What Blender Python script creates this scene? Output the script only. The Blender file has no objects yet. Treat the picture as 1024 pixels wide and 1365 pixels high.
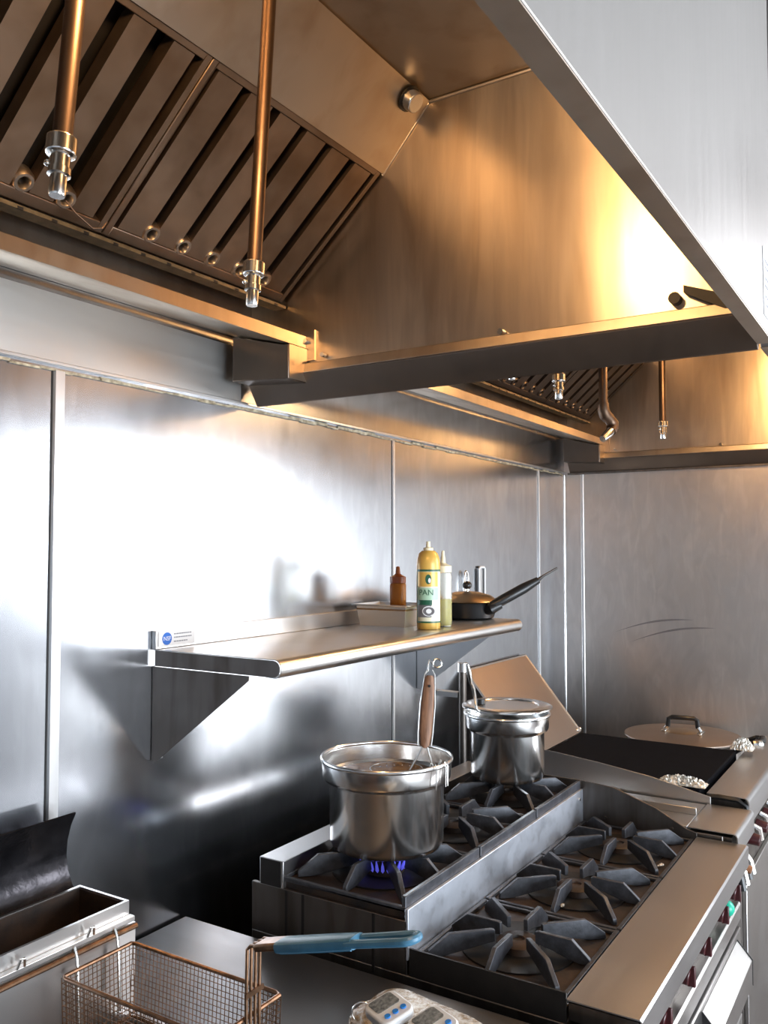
import bpy, bmesh, math, random
from mathutils import Vector, Matrix
random.seed(7)
PI = math.pi
H = 1.615                      # eye height: all coordinates below are relative to the eye, +H when linked
SC = bpy.context.scene
COL = SC.collection
ORG = {}                       # object -> origin in eye-relative coordinates

# ------------------------------------------------------------------ mesh builder
class MB:
    def __init__(self): self.v = []; self.f = []
    def add(self, vs, fs):
        n = len(self.v); self.v += [Vector(p) for p in vs]
        self.f += [tuple(n + i for i in f) for f in fs]; return self
    def box(self, x0, x1, y0, y1, z0, z1):
        p = [(x0,y0,z0),(x1,y0,z0),(x1,y1,z0),(x0,y1,z0),(x0,y0,z1),(x1,y0,z1),(x1,y1,z1),(x0,y1,z1)]
        return self.add(p, [(3,2,1,0),(4,5,6,7),(0,1,5,4),(1,2,6,5),(2,3,7,6),(3,0,4,7)])
    def obox(self, M, sx, sy, sz):
        p = [M @ Vector((a*sx/2, b*sy/2, c*sz/2)) for a,b,c in
             ((-1,-1,-1),(1,-1,-1),(1,1,-1),(-1,1,-1),(-1,-1,1),(1,-1,1),(1,1,1),(-1,1,1))]
        return self.add(p, [(3,2,1,0),(4,5,6,7),(0,1,5,4),(1,2,6,5),(2,3,7,6),(3,0,4,7)])
    def prism(self, poly, a, b, axis='x'):
        def P(q, t):
            if axis == 'x': return (t, q[0], q[1])
            if axis == 'y': return (q[0], t, q[1])
            return (q[0], q[1], t)
        n = len(poly)
        vs = [P(q, a) for q in poly] + [P(q, b) for q in poly]
        fs = [tuple(range(n-1, -1, -1)), tuple(range(n, 2*n))] + [(i, (i+1) % n, n+(i+1) % n, n+i) for i in range(n)]
        return self.add(vs, fs)
    def strip(self, path, th, a, b, axis='x'):
        """open profile with thickness, extruded along axis"""
        pts = [Vector((p[0], p[1])) for p in path]; off = []
        for i, p in enumerate(pts):
            d = (pts[min(i+1, len(pts)-1)] - pts[max(i-1, 0)]).normalized()
            off.append(p + Vector((-d.y, d.x))*th)
        def P(q, t):
            return (t, q[0], q[1]) if axis == 'x' else ((q[0], t, q[1]) if axis == 'y' else (q[0], q[1], t))
        n = len(pts)
        vs = [P(q, a) for q in pts] + [P(q, b) for q in pts] + [P(q, a) for q in off] + [P(q, b) for q in off]
        fs = []
        for i in range(n-1):
            fs += [(i, i+1, n+i+1, n+i), (2*n+i, 3*n+i, 3*n+i+1, 2*n+i+1), (i, 2*n+i, 2*n+i+1, i+1), (n+i, n+i+1, 3*n+i+1, 3*n+i)]
        fs += [(0, n, 3*n, 2*n), (n-1, 3*n-1, 4*n-1, 2*n-1)]
        return self.add(vs, fs)
    def lathe(self, prof, c=(0,0,0), n=48, M=None, closed=False):
        vs = []; fs = []; m = len(prof)
        for i in range(n):
            a = 2*PI*i/n
            for r, z in prof:
                p = Vector((r*math.cos(a), r*math.sin(a), z))
                vs.append((M @ p) if M else p + Vector(c))
        for i in range(n):
            j = (i+1) % n
            for k in range(m - (0 if closed else 1)):
                l = (k+1) % m
                fs.append((i*m+k, j*m+k, j*m+l, i*m+l))
        if not closed:
            if prof[0][0] > 1e-6: fs.append(tuple(i*m for i in range(n-1, -1, -1)))
            if prof[-1][0] > 1e-6: fs.append(tuple(i*m+m-1 for i in range(n)))
        return self.add(vs, fs)
    def cyl(self, p0, p1, r0, r1=None, n=16):
        p0 = Vector(p0); p1 = Vector(p1); d = p1-p0
        M = Matrix.Translation(p0) @ d.to_track_quat('Z', 'Y').to_matrix().to_4x4()
        return self.lathe([(r0, 0), (r0 if r1 is None else r1, d.length)], n=n, M=M)
    def tube(self, path, r, n=8, closed=False):
        pts = [Vector(p) for p in path]; m = len(pts); vs = []; fs = []
        up = None
        for i, p in enumerate(pts):
            if closed: d = pts[(i+1) % m] - pts[i-1]
            else: d = pts[min(i+1, m-1)] - pts[max(i-1, 0)]
            d.normalize()
            if up is None: up = d.orthogonal().normalized()
            up = (up - d*up.dot(d)).normalized(); s = d.cross(up)
            rr = r[i] if isinstance(r, (list, tuple)) else r
            for k in range(n):
                a = 2*PI*k/n; vs.append(p + (up*math.cos(a) + s*math.sin(a))*rr)
        for i in range(m if closed else m-1):
            j = (i+1) % m
            for k in range(n):
                l = (k+1) % n; fs.append((i*n+k, i*n+l, j*n+l, j*n+k))
        if not closed:
            fs.append(tuple(range(n-1, -1, -1))); fs.append(tuple((m-1)*n+k for k in range(n)))
        return self.add(vs, fs)
    def sphere(self, c, r, n=16, m=10, s=(1,1,1)):
        prof = [(r*math.sin(PI*i/m), -r*math.cos(PI*i/m)) for i in range(m+1)]
        prof[0] = (0, -r); prof[-1] = (0, r)
        M = Matrix.Translation(c) @ Matrix.Diagonal((s[0], s[1], s[2], 1))
        return self.lathe(prof, n=n, M=M)
    def build(self, name, mat, parent=None, org=None, bevel=0, seg=2, ang=35, smooth=True):
        """link as ONE mesh object. parent: geometry is eye-relative, stored relative to the parent's origin"""
        if parent is not None: o_ = ORG[parent.name]
        else: o_ = Vector(org) if org is not None else self.base()
        bm = bmesh.new()
        bv = [bm.verts.new(p - o_) for p in self.v]
        for f in self.f:
            q = []
            for i in f:
                if bv[i] not in q: q.append(bv[i])
            if len(q) > 2:
                try: bm.faces.new(q)
                except ValueError: pass
        bmesh.ops.remove_doubles(bm, verts=bm.verts, dist=1e-6)
        bmesh.ops.recalc_face_normals(bm, faces=bm.faces)
        me = bpy.data.meshes.new(name); bm.to_mesh(me); bm.free()
        if smooth:
            me.polygons.foreach_set('use_smooth', [True]*len(me.polygons))
            me.set_sharp_from_angle(angle=math.radians(ang))
        me.materials.append(mat)
        o = bpy.data.objects.new(name, me); COL.objects.link(o)
        if parent is not None: o.parent = parent
        else: o.location = o_ + Vector((0,0,H))
        if bevel:
            b = o.modifiers.new('bevel', 'BEVEL'); b.width = bevel; b.segments = seg; b.limit_method = 'ANGLE'; b.angle_limit = math.radians(40)
        ORG[o.name] = o_
        return o
    def base(self):
        xs = [p.x for p in self.v]; ys = [p.y for p in self.v]; zs = [p.z for p in self.v]
        return Vector(((min(xs)+max(xs))/2, (min(ys)+max(ys))/2, min(zs)))

def B(*a): return MB().box(*a)
def thing(name, label, cat, org, group=None):
    o = bpy.data.objects.new(name, None); COL.objects.link(o); o.empty_display_size = .05
    o.location = Vector(org) + Vector((0,0,H)); ORG[o.name] = Vector(org)
    return tag(o, label, cat, group)
def tag(o, label, cat, group=None, kind=None):
    o['label'] = label; o['category'] = cat
    if group: o['group'] = group
    if kind: o['kind'] = kind
    return o
def struct(name, mb, mat, **k):
    o = mb.build(name, mat, **k); o['kind'] = 'structure'; return o
def dup(root, d, label, group=None):
    r = root.copy(); COL.objects.link(r); r.location = root.location + Vector(d); r['label'] = label
    ORG[r.name] = ORG[root.name] + Vector(d)
    if group: r['group'] = group
    for ch in list(root.children):
        c = ch.copy(); COL.objects.link(c); c.parent = r
        for g in list(ch.children):
            e = g.copy(); COL.objects.link(e); e.parent = c
    return r

# ------------------------------------------------------------------ materials
def newmat(name):
    m = bpy.data.materials.new(name); m.use_nodes = True
    nt = m.node_tree; return m, nt, nt.nodes['Principled BSDF']
def nd(nt, t, **k):
    n = nt.nodes.new(t)
    for a, b in k.items(): setattr(n, a, b)
    return n
def coords(nt, scale, rot=(0,0,0)):
    tc = nd(nt, 'ShaderNodeTexCoord'); mp = nd(nt, 'ShaderNodeMapping')
    mp.inputs['Scale'].default_value = scale; mp.inputs['Rotation'].default_value = rot
    nt.links.new(tc.outputs['Object'], mp.inputs['Vector']); return mp.outputs['Vector']
def noise(nt, vec, scale=1, detail=4, rough=.55, dist=0):
    n = nd(nt, 'ShaderNodeTexNoise'); n.inputs['Scale'].default_value = scale; n.inputs['Detail'].default_value = detail
    n.inputs['Roughness'].default_value = rough; n.inputs['Distortion'].default_value = dist
    nt.links.new(vec, n.inputs['Vector']); return n.outputs['Fac']
def ramp(nt, fac, stops):
    r = nd(nt, 'ShaderNodeValToRGB'); e = r.color_ramp.elements
    while len(e) < len(stops): e.new(.5)
    for q, (p, c) in zip(e, stops):
        q.position = p; q.color = (c[0], c[1], c[2], 1) if isinstance(c, (tuple, list)) else (c, c, c, 1)
    nt.links.new(fac, r.inputs['Fac']); return r.outputs['Color']
def mul(nt, a, b, op='MULTIPLY'):
    m = nd(nt, 'ShaderNodeMath', operation=op)
    for i, x in enumerate((a, b)):
        if isinstance(x, (int, float)): m.inputs[i].default_value = x
        else: nt.links.new(x, m.inputs[i])
    return m.outputs[0]
def mixc(nt, fac, a, b, bt='MIX'):
    m = nd(nt, 'ShaderNodeMix', data_type='RGBA', blend_type=bt)
    for s, x in ((0, fac), (6, a), (7, b)):
        if isinstance(x, (int, float)): m.inputs[s].default_value = x
        elif isinstance(x, tuple): m.inputs[s].default_value = (*x, 1)
        else: nt.links.new(x, m.inputs[s])
    return m.outputs[2]
def bump(nt, bs, h, strength, dist=.002):
    b = nd(nt, 'ShaderNodeBump'); b.inputs['Strength'].default_value = strength; b.inputs['Distance'].default_value = dist
    nt.links.new(h, b.inputs['Height']); nt.links.new(b.outputs['Normal'], bs.inputs['Normal'])

def steel(name, col, r0, r1, brush=(3, 3, 120), smear=2.5, dark=.12, bmp=.05, stain=None, dist=.3, metallic=1.0):
    """brushed, wiped, slightly greasy stainless steel"""
    m, nt, bs = newmat(name)
    bs.inputs['Metallic'].default_value = metallic
    v1 = coords(nt, brush); v2 = coords(nt, (smear, smear, smear))
    br = noise(nt, v1, 1, 3); sm = noise(nt, v2, 1, 3, .5, dist)
    rr = mul(nt, ramp(nt, sm, [(.3, r0), (.7, r1)]), mul(nt, mul(nt, br, .25), .88, 'ADD'))
    rr = mul(nt, rr, .285, 'MAXIMUM') if r0 >= .19 else mul(nt, rr, .262, 'MINIMUM')
    nt.links.new(rr, bs.inputs['Roughness'])
    lo = tuple(c*(1-dark) for c in col)
    c = mixc(nt, ramp(nt, sm, [(.35, 0), (.65, 1)]), col, lo)
    if stain:
        sv = coords(nt, stain[1]); sf = ramp(nt, noise(nt, sv, 1, 3, .5, .3), [(stain[2]-.04, 0), (stain[2]+.2, 1)])
        c = mixc(nt, mul(nt, sf, stain[3]), c, stain[0])
    nt.links.new(c, bs.inputs['Base Color'])
    h = mul(nt, mul(nt, br, .12), mul(nt, sm, .4), 'ADD')
    bump(nt, bs, h, bmp)
    return m
def plain(name, col, rough=.5, metallic=0, var=.0, scale=20, bmp=0, col2=None, **k):
    m, nt, bs = newmat(name)
    bs.inputs['Metallic'].default_value = metallic; bs.inputs['Roughness'].default_value = rough
    v = coords(nt, (scale,)*3); f = noise(nt, v, 1, 5, .6)
    c2 = col2 or tuple(x*(1-var) for x in col)
    nt.links.new(mixc(nt, ramp(nt, f, [(.35, 0), (.65, 1)]), col, c2), bs.inputs['Base Color'])
    if bmp: bump(nt, bs, f, bmp, .004)
    for a, b in k.items(): bs.inputs[a.replace('_', ' ')].default_value = b
    return m

# wall steel: long vertical brushing, cloudy wiping marks, little spatter dots
def wall_steel(name, col, r0=.18, r1=.255, aniso=0.0):
    m, nt, bs = newmat(name); bs.inputs['Metallic'].default_value = 1
    v1 = coords(nt, (60, 60, 2)); v2 = coords(nt, (2.2, 2.2, 1.5)); v3 = coords(nt, (9, 9, 5))
    br = noise(nt, v1, 1, 3); cl = noise(nt, v2, 1, 3, .5, .5); sw = noise(nt, v3, 1, 2, .5, 1.0)
    rr = mul(nt, ramp(nt, cl, [(.3, r0), (.7, r1)]), mul(nt, mul(nt, sw, .5), .75, 'ADD'))
    rr = mul(nt, rr, .283, 'MAXIMUM') if r0 > .26 else mul(nt, rr, .265, 'MINIMUM')
    nt.links.new(rr, bs.inputs['Roughness'])
    c = mixc(nt, ramp(nt, cl, [(.35, 0), (.7, 1)]), col, tuple(x*.80 for x in col))
    c = mixc(nt, ramp(nt, sw, [(.45, 0), (.75, .45)]), c, tuple(x*.62 for x in col))
    ar = noise(nt, coords(nt, (26, 26, 7), (0, .5, 0)), 1, 3, .5, 1.2)
    c = mixc(nt, ramp(nt, ar, [(.48, 0), (.72, .20)]), c, tuple(min(1, x*1.35) for x in col))
    vo = nd(nt, 'ShaderNodeTexVoronoi'); vo.inputs['Scale'].default_value = 1
    nt.links.new(coords(nt, (55, 55, 55)), vo.inputs['Vector'])
    spots = mul(nt, ramp(nt, vo.outputs['Distance'], [(.07, 1), (.1, 0)]), ramp(nt, noise(nt, coords(nt, (3,3,3)), 1, 3), [(.58, 0), (.64, 1)]))
    c = mixc(nt, mul(nt, spots, .3), c, (.8, .8, .78))
    nt.links.new(c, bs.inputs['Base Color'])
    bump(nt, bs, sw, .012)
    tg = nd(nt, 'ShaderNodeCombineXYZ'); tg.inputs[2].default_value = 1
    nt.links.new(tg.outputs[0], bs.inputs['Tangent']); bs.inputs['Anisotropic'].default_value = aniso
    return m

M = {}
M['wall'] = wall_steel('brushed wall steel', (.585, .61, .65))
M['wall2'] = wall_steel('brushed end wall steel', (.70, .645, .60), .28, .42)
M['hood'] = steel('greasy hood steel', (.62, .53, .43), .26, .42, (40, 40, 4), 3, .25, .06, ((.30, .19, .10), (14, 14, 3), .52, .35))
M['hood_end'] = steel('wiped hood end steel', (.66, .55, .43), .24, .40, (30, 30, 3), 3, .2, .05, ((.30, .19, .10), (14, 14, 2), .52, .45), .4)
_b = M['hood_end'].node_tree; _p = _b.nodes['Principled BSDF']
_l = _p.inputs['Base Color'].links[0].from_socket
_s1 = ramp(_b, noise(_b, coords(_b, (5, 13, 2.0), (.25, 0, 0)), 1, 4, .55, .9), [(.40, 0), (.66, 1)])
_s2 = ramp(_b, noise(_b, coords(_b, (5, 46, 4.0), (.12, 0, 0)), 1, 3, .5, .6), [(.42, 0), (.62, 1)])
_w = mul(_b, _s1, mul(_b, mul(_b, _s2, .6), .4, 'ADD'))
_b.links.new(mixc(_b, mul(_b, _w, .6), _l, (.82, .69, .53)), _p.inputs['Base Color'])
_b = M['hood_end'].node_tree; _t = nd(_b, 'ShaderNodeCombineXYZ'); _t.inputs[2].default_value = 1
_b.links.new(_t.outputs[0], _b.nodes['Principled BSDF'].inputs['Tangent']); _b.nodes['Principled BSDF'].inputs['Anisotropic'].default_value = .5
M['hood_out'] = steel('hood front steel', (.37, .352, .34), .34, .44, (50, 50, 2), 2, .06, .03)
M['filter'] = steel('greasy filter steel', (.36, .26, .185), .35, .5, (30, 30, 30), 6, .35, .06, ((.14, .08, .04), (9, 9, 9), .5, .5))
M['pipe'] = steel('greasy pipe', (.155, .10, .068), .36, .5, (20, 20, 20), 8, .3, .05)
M['chrome'] = steel('bright nickel', (.78, .76, .72), .12, .22, (20, 20, 20), 9, .1, .02)
M['steel'] = steel('stainless steel', (.62, .61, .60), .24, .36, (4, 90, 90), 4, .12, .03)
M['ledge'] = steel('ledge steel', (.58, .58, .585), .26, .34, (3, 120, 60), 2, .06, .015)
M['dark_steel'] = steel('grimy dark steel', (.20, .18, .165), .3, .5, (3, 40, 10), 5, .4, .06, ((.05, .035, .025), (20, 20, 3), .5, .6))
M['riser'] = steel('scuffed riser steel', (.66, .70, .77), .42, .6, (6, 30, 30), 9, .25, .12, ((.25, .25, .27), (30, 30, 30), .56, .5))
M['pot'] = steel('pot steel', (.90, .89, .87), .16, .22, (22, 22, 3), 6, .12, .05, ((.50, .48, .46), (14, 14, 14), .57, .4))
M['counter'] = steel('counter steel', (.24, .225, .215), .30, .42, (60, 4, 4), 3, .12, .02)
M['iron'] = plain('cast iron', (.075, .078, .09), .42, .35, .5, 40, .25)
M['iron_top'] = plain('seasoned griddle', (.004, .004, .006), .7, 0, .4, 30, .05, Specular_IOR_Level=.05)
M['pan_rust'] = plain('burnt pan', (.05, .026, .014), .55, .2, 0, 18, .3, (.012, .009, .008))
M['black'] = plain('black plastic', (.012, .012, .013), .35, 0, .3, 30)
M['black_gloss'] = plain('greasy black sheet', (.05, .048, .054), .20, .85, .5, 25, .25)
M['soot'] = plain('sooty steel', (.012, .010, .009), .5, .3, .5, 20, .1)
M['wood'] = None
M['blue'] = plain('blue vinyl', (.06, .19, .30), .38, 0, .25, 40)
M['basket'] = plain('browned wire', (.30, .17, .10), .32, .9, .5, 60)
M['wire'] = plain('bright wire', (.72, .70, .66), .25, 1, .15, 60)
M['white'] = plain('white plastic', (.82, .83, .84), .35, 0, .04, 30)
M['paper'] = plain('white sticker', (.86, .86, .86), .5, 0, .03, 30)
M['ink'] = plain('grey ink', (.25, .25, .27), .6, 0, .1, 90)
M['bluedot'] = plain('blue button', (.03, .25, .75), .35, 0, .05, 30)
M['emblem'] = plain('blue emblem ink', (.01, .13, .55), .5, 0, .05, 30)
M['lcd'] = plain('lcd', (.10, .11, .11), .2, 0, .5, 150, 0, (.32, .33, .32))
M['knob'] = plain('dark red knob', (.055, .008, .010), .3, 0, .2, 30)
M['green'] = plain('green plastic', (.01, .42, .27), .35, 0, .1, 30)
M['yellow'] = plain('yellow can', (.78, .47, .10), .32, .1, .12, 12)
M['cream'] = plain('cream label', (.85, .80, .60), .4, 0, .08, 30)
M['lgreen'] = plain('pale green label band', (.45, .66, .48), .4, 0, .08, 30)
M['dgreen'] = plain('dark green label ink', (.01, .10, .05), .4, 0, .1, 30)
M['greyink'] = plain('label picture grey', (.20, .19, .20), .4, 0, .3, 60)
M['amber'] = plain('amber plastic', (.50, .19, .03), .3, 0, .25, 14, Subsurface_Weight=.0, Transmission_Weight=.25, IOR=1.3)
M['amber_dark'] = plain('amber cap', (.28, .07, .012), .35, 0, .2, 20)
M['clear'] = plain('clear squeeze plastic', (.93, .94, .86), .18, 0, .03, 10, Transmission_Weight=.85, IOR=1.2)
M['oil'] = plain('yellow oil', (.62, .55, .08), .15, 0, .06, 10, Transmission_Weight=.35, IOR=1.3)
M['cap'] = plain('cream cap', (.85, .78, .55), .4, 0, .06, 20)
M['foil'] = plain('crumpled foil', (.78, .74, .66), .38, .75, .35, 90, .5)
M['broth'] = plain('broth', (.20, .10, .035), .12, 0, .5, 30, .1, (.33, .19, .08))
M['card'] = plain('brown card under film', (.32, .22, .12), .22, .25, 0, 110, .5, (.75, .72, .66))
M['floor'] = None
M['ceil'] = plain('ceiling tile', (.55, .54, .52), .8, 0, .08, 4)
M['room'] = plain('painted wall', (.60, .64, .70), .7, 0, .06, 3)
M['tan'] = steel('splash panel steel', (.50, .41, .34), .30, .40, (60, 4, 4), 3, .1, .02)
M['caulk'] = plain('yellowed caulk', (.50, .44, .32), .6, 0, 0, 60, .4, (.16, .13, .08))
M['lip'] = steel('lip steel with painted shade', (.16, .125, .10), .35, .5, (30, 30, 4), 4, .3, .05)  # greasy steel darkened further to carry the shade under the lip
M['channel'] = plain('greasy filter channel', (.22, .17, .10), .4, .6, .5, 40, .2)
M['scuff'] = steel('scuffed dark steel', (.33, .30, .29), .4, .5, (20, 20, 20), 6, .3, .02)
M['skirt'] = steel('satin skirt steel', (.66, .65, .63), .36, .46, (3, 60, 60), 3, .1, .01)
M['far_filter'] = steel('dark filter steel', (.13, .10, .08), .35, .5, (30, 30, 30), 6, .35, .06)  # darker copy of the filter steel for the farther hood
M['trim'] = steel('seam trim', (.72, .72, .72), .28, .4, (40, 40, 3), 6, .12, .03)
M['lid_brass'] = steel('warm lid', (.60, .46, .30), .2, .3, (20, 20, 20), 4, .15, .03)
M['red_brown'] = plain('brown plug', (.35, .15, .07), .4, 0, .2, 30)

def wood():
    m, nt, bs = newmat('worn wood'); bs.inputs['Roughness'].default_value = .55
    f = noise(nt, coords(nt, (90, 90, 9)), 1, 5, .6, .5)
    nt.links.new(ramp(nt, f, [(.3, (.10, .045, .022)), (.7, (.33, .17, .095))]), bs.inputs['Base Color'])
    bump(nt, bs, f, .2, .002); return m
M['wood'] = wood()
def tiles():
    m, nt, bs = newmat('quarry tile floor'); bs.inputs['Roughness'].default_value = .45
    b = nd(nt, 'ShaderNodeTexBrick'); b.offset = 0
    b.inputs['Scale'].default_value = 1; b.inputs['Brick Width'].default_value = .2; b.inputs['Row Height'].default_value = .2; b.inputs['Mortar Size'].default_value = .006
    b.inputs['Color1'].default_value = (.34, .30, .28, 1); b.inputs['Color2'].default_value = (.29, .26, .25, 1); b.inputs['Mortar'].default_value = (.07, .06, .055, 1)
    nt.links.new(coords(nt, (1, 1, 1)), b.inputs['Vector']); nt.links.new(b.outputs['Color'], bs.inputs['Base Color']); return m
M['floor'] = tiles()
def glow(name, col, s):
    m, nt, bs = newmat(name); bs.inputs['Emission Color'].default_value = (*col, 1); bs.inputs['Emission Strength'].default_value = s
    bs.inputs['Base Color'].default_value = (*col, 1); return m
M['flame'] = glow('blue gas flame', (.16, .16, 1), .42)
M['globe'] = glow('warm lamp glass', (1, .60, .24), 8)
M['tube'] = glow('lamp diffuser', (.95, .97, 1), 3)

# ------------------------------------------------------------------ room shell
YW, XE = 1.30, 3.506
ZF, ZC = -H, 1.42
XL, YF = -2.6, -3.0
struct('floor', B(XL-.1, XE+.1, YF-.1, YW+.1, ZF-.1, ZF), M['floor'])
struct('ceiling', B(XL-.1, XE+.1, YF-.1, YW+.1, ZC, ZC+.1), M['ceil'])
mb = B(XL, XE, YW, YW+.1, ZF, ZC)
struct('wall_back', mb, M['wall'], smooth=False)
# right-hand end wall with a tall glazed doorway opening beyond the cooking line
WY0, WY1, WZ0, WZ1 = -2.55, -.48, -.13, 1.08
mb = MB()
mb.box(XE, XE+.1, WY1, YW, ZF, ZC); mb.box(XE, XE+.1, YF, WY0, ZF, ZC)
mb.box(XE, XE+.1, WY0, WY1, ZF, WZ0); mb.box(XE, XE+.1, WY0, WY1, WZ1, ZC)
struct('wall_right', mb, M['wall2'], smooth=False)
mb = MB()
for y in (WY0+.02, (WY0+WY1)/2, WY1-.02): mb.box(XE+.03, XE+.07, y-.02, y+.02, WZ0, WZ1)
for z in (WZ0+.02, WZ1-.02): mb.box(XE+.03, XE+.07, WY0, WY1, z-.02, z+.02)
struct('window_1', mb, M['white'])
FX0, FX1, FZ0, FZ1 = -.6, 2.2, -1.5, .30  # unseen opening added so fill light reaches the range fronts
mb = MB()
mb.box(XL, FX0, YF-.1, YF, ZF, ZC); mb.box(FX1, XE+.1, YF-.1, YF, ZF, ZC)
mb.box(FX0, FX1, YF-.1, YF, ZF, FZ0); mb.box(FX0, FX1, YF-.1, YF, FZ1, ZC)
struct('wall_front', mb, M['room'])
mb = MB()
for x in (FX0+.02, (FX0+FX1)/2, FX1-.02): mb.box(x-.02, x+.02, YF-.07, YF-.03, FZ0, FZ1)
for z in (FZ0+.02, FZ1-.02): mb.box(FX0, FX1, YF-.07, YF-.03, z-.02, z+.02)
struct('fill_frame', mb, M['white'])
struct('wall_left', B(XL-.1, XL, YF, YW, ZF, ZC), M['room'])
# seams and trims
k = 0
def trim(mb, mat, **kw):
    global k; k += 1
    return struct('trim_%d' % k, mb, mat, **kw)
trim(MB().prism([(.968, YW-.0005), (.971, YW-.005), (.990, YW-.005), (.993, YW-.0005)], ZF, .318, 'z'), M['trim'])
trim(B(.9655, .968, YW-.0015, YW-.0005, ZF, .318), M['soot'])
for x in (2.116, 3.22):
    trim(MB().prism([(x-.006, YW-.0005), (x-.004, YW-.004), (x+.004, YW-.004), (x+.006, YW-.0005)], ZF, .318, 'z'), M['trim'])
    trim(B(x-.009, x-.006, YW-.001, YW-.0004, ZF, .318), M['soot'])
trim(MB().prism([(XE-.0005, 1.214), (XE-.005, 1.217), (XE-.005, 1.225), (XE-.0005, 1.228)], ZF, .318, 'z'), M['trim'])
trim(MB().prism([(XE-.004, YW-.001), (XE-.001, YW-.004), (XE-.001, YW-.001)], ZF, .318, 'z'), M['trim'])
# ragged caulk line along the top of the panels
mb = MB(); x = XL
while x < XE-.02:
    w = random.uniform(.02, .07); h = random.uniform(.003, .008); z = .316 + random.uniform(-.002, .002)
    mb.box(x, min(x+w, XE-.02), YW-.004, YW-.0004, z, z+h); x += w*.97
trim(mb, M['caulk'])
trim(B(XL, XE-.02, YW-.012, YW-.0004, .326, .332), M['trim'], bevel=.001)
trim(B(XL, 1.46, YW-.0016, YW-.0004, .334, .455), M['skirt'])
trim(B(XE-.012, XE-.0004, .25, YW-.02, .318, .326), M['dark_steel'])

# two curved scuff marks on the end wall
for (ya, za), (yb, zb_), hgt in (((1.09, -.334), (.755, -.272), .020), ((1.03, -.372), (.672, -.300), .022)):
    up, lo = [], []
    for i in range(17):
        u = i/16; y = ya+(yb-ya)*u; z = za+(zb_-za)*u+hgt*math.sin(PI*u); w = .009*math.sin(PI*min(1, u*1.05+.02))**1.0*(.35+u)
        up.append((y, z+w*.5)); lo.append((y, z-w*.5))
    trim(MB().prism(up+lo[::-1], XE-.0008, XE-.0003, 'x'), M['scuff'])

# ------------------------------------------------------------------ exhaust hoods
YFR = .198                      # outer front face
def make_hood(x0, x1, label, lips):
    t = thing('exhaust_hood', label, 'hood', ((x0+x1)/2, .7, .33))
    B(x0, x1, .2225, .828, .895, .905).build('roof_panel', M['hood'], t)
    MB().strip([(.819, .8945), (.928, .772)], -.006, x0+.008, x1-.008).build('sloped_panel', M['hood'], t)
    # bright seams where the roof, sloped panel and end meet
    MB().tube([(x1-.004, .819, .889), (x1-.004, .928, .768)], .004).build('weld_seam', M['hood'], t)
    MB().tube([(x1-.004, .24, .891), (x1-.004, .815, .891)], .004).build('weld_seam', M['hood'], t)
    B(x0, x1, 1.278, 1.298, .475, .905).build('back_panel', M['hood'], t)
    B(x0, x1, .83, 1.277, .90, .905).build('plenum_top', M['soot'], t)
    for s, xe in ((1, x1), (-1, x0)):
        e = MB().prism([(.2225, .40), (1.277, .40), (1.277, .894), (.2225, .894)], xe-.003, xe+.003).build('end_panel', M['hood_end'], t)
        # rolled lower edge: lit vertical lip above, slanted underside below
        MB().prism([(xe-.004*s, .402), (xe-.018*s, .398), (xe-.022*s, .378), (xe-.004*s, .376)], .2225, 1.272, 'y').build('edge_lip', M['hood'], t, bevel=.001)
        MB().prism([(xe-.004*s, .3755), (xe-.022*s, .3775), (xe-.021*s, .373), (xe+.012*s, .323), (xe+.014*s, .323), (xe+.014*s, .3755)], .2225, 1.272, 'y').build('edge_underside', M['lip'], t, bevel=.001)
        for y in ((.335, 1.05) if s > 0 else ()):
            MB().cyl((xe-.019, .66, .405), (xe-.006, .66, .405), .006, n=10).build('bolt', M['chrome'], t)
            break
    B(x0, x1, YFR+.001, .2215, .3285, .3298).build('front_return', M['hood'], t)
    fp = B(x0, x1, YFR, .2215, .33, 1.418).build('front_panel', M['hood_out'], t, bevel=.0015)
    # grease trough
    MB().strip([(1.277, .470), (1.126, .432), (1.118, .433), (1.118, .458), (1.122, .460)], -.0015, x0+.006, x1-.006).build('grease_trough', M['hood'], t)
    B(x0+.006, x1-.006, 1.176, 1.206, .5275, .534).build('filter_channel', M['channel'], t)
    xx = x1-.04
    while xx > x1-1.1:
        B(xx-.005, xx+.005, 1.1752, 1.178, .5268, .5315).build('drain_slot', M['soot'], t); xx -= .062
    c = MB().prism([(1.116, .357), (1.27, .366), (1.27, .464), (1.130, .4305), (1.116, .4305)], x1-.072, x1-.005).build('grease_cup', M['lip'], t, bevel=.002)  # shaded cup sides painted with the dark lip steel
    B(x1-.070, x1-.007, 1.1145, 1.116, .359, .43).build('cup_front', M['hood'], c)
    B(x1-.006-.004, x1-.0035, 1.095, 1.15, .405, .47).build('cup_bracket', M['hood'], t)
    for y, z in ((1.115, .447), (1.07, .412)):
        MB().cyl((x1-.018, y, z), (x1-.006, y, z), .005, n=10).build('bolt', M['chrome'], t)
    return t
HX1, HX2 = 1.472, 3.488
hood = make_hood(-1.9, HX1, 'near stainless exhaust hood, brown and greasy inside, over the left of the cooking line', 1)
hood2 = make_hood(1.502, HX2, 'farther exhaust hood over the range and griddle, seen beneath the near hood end', 1)
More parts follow.
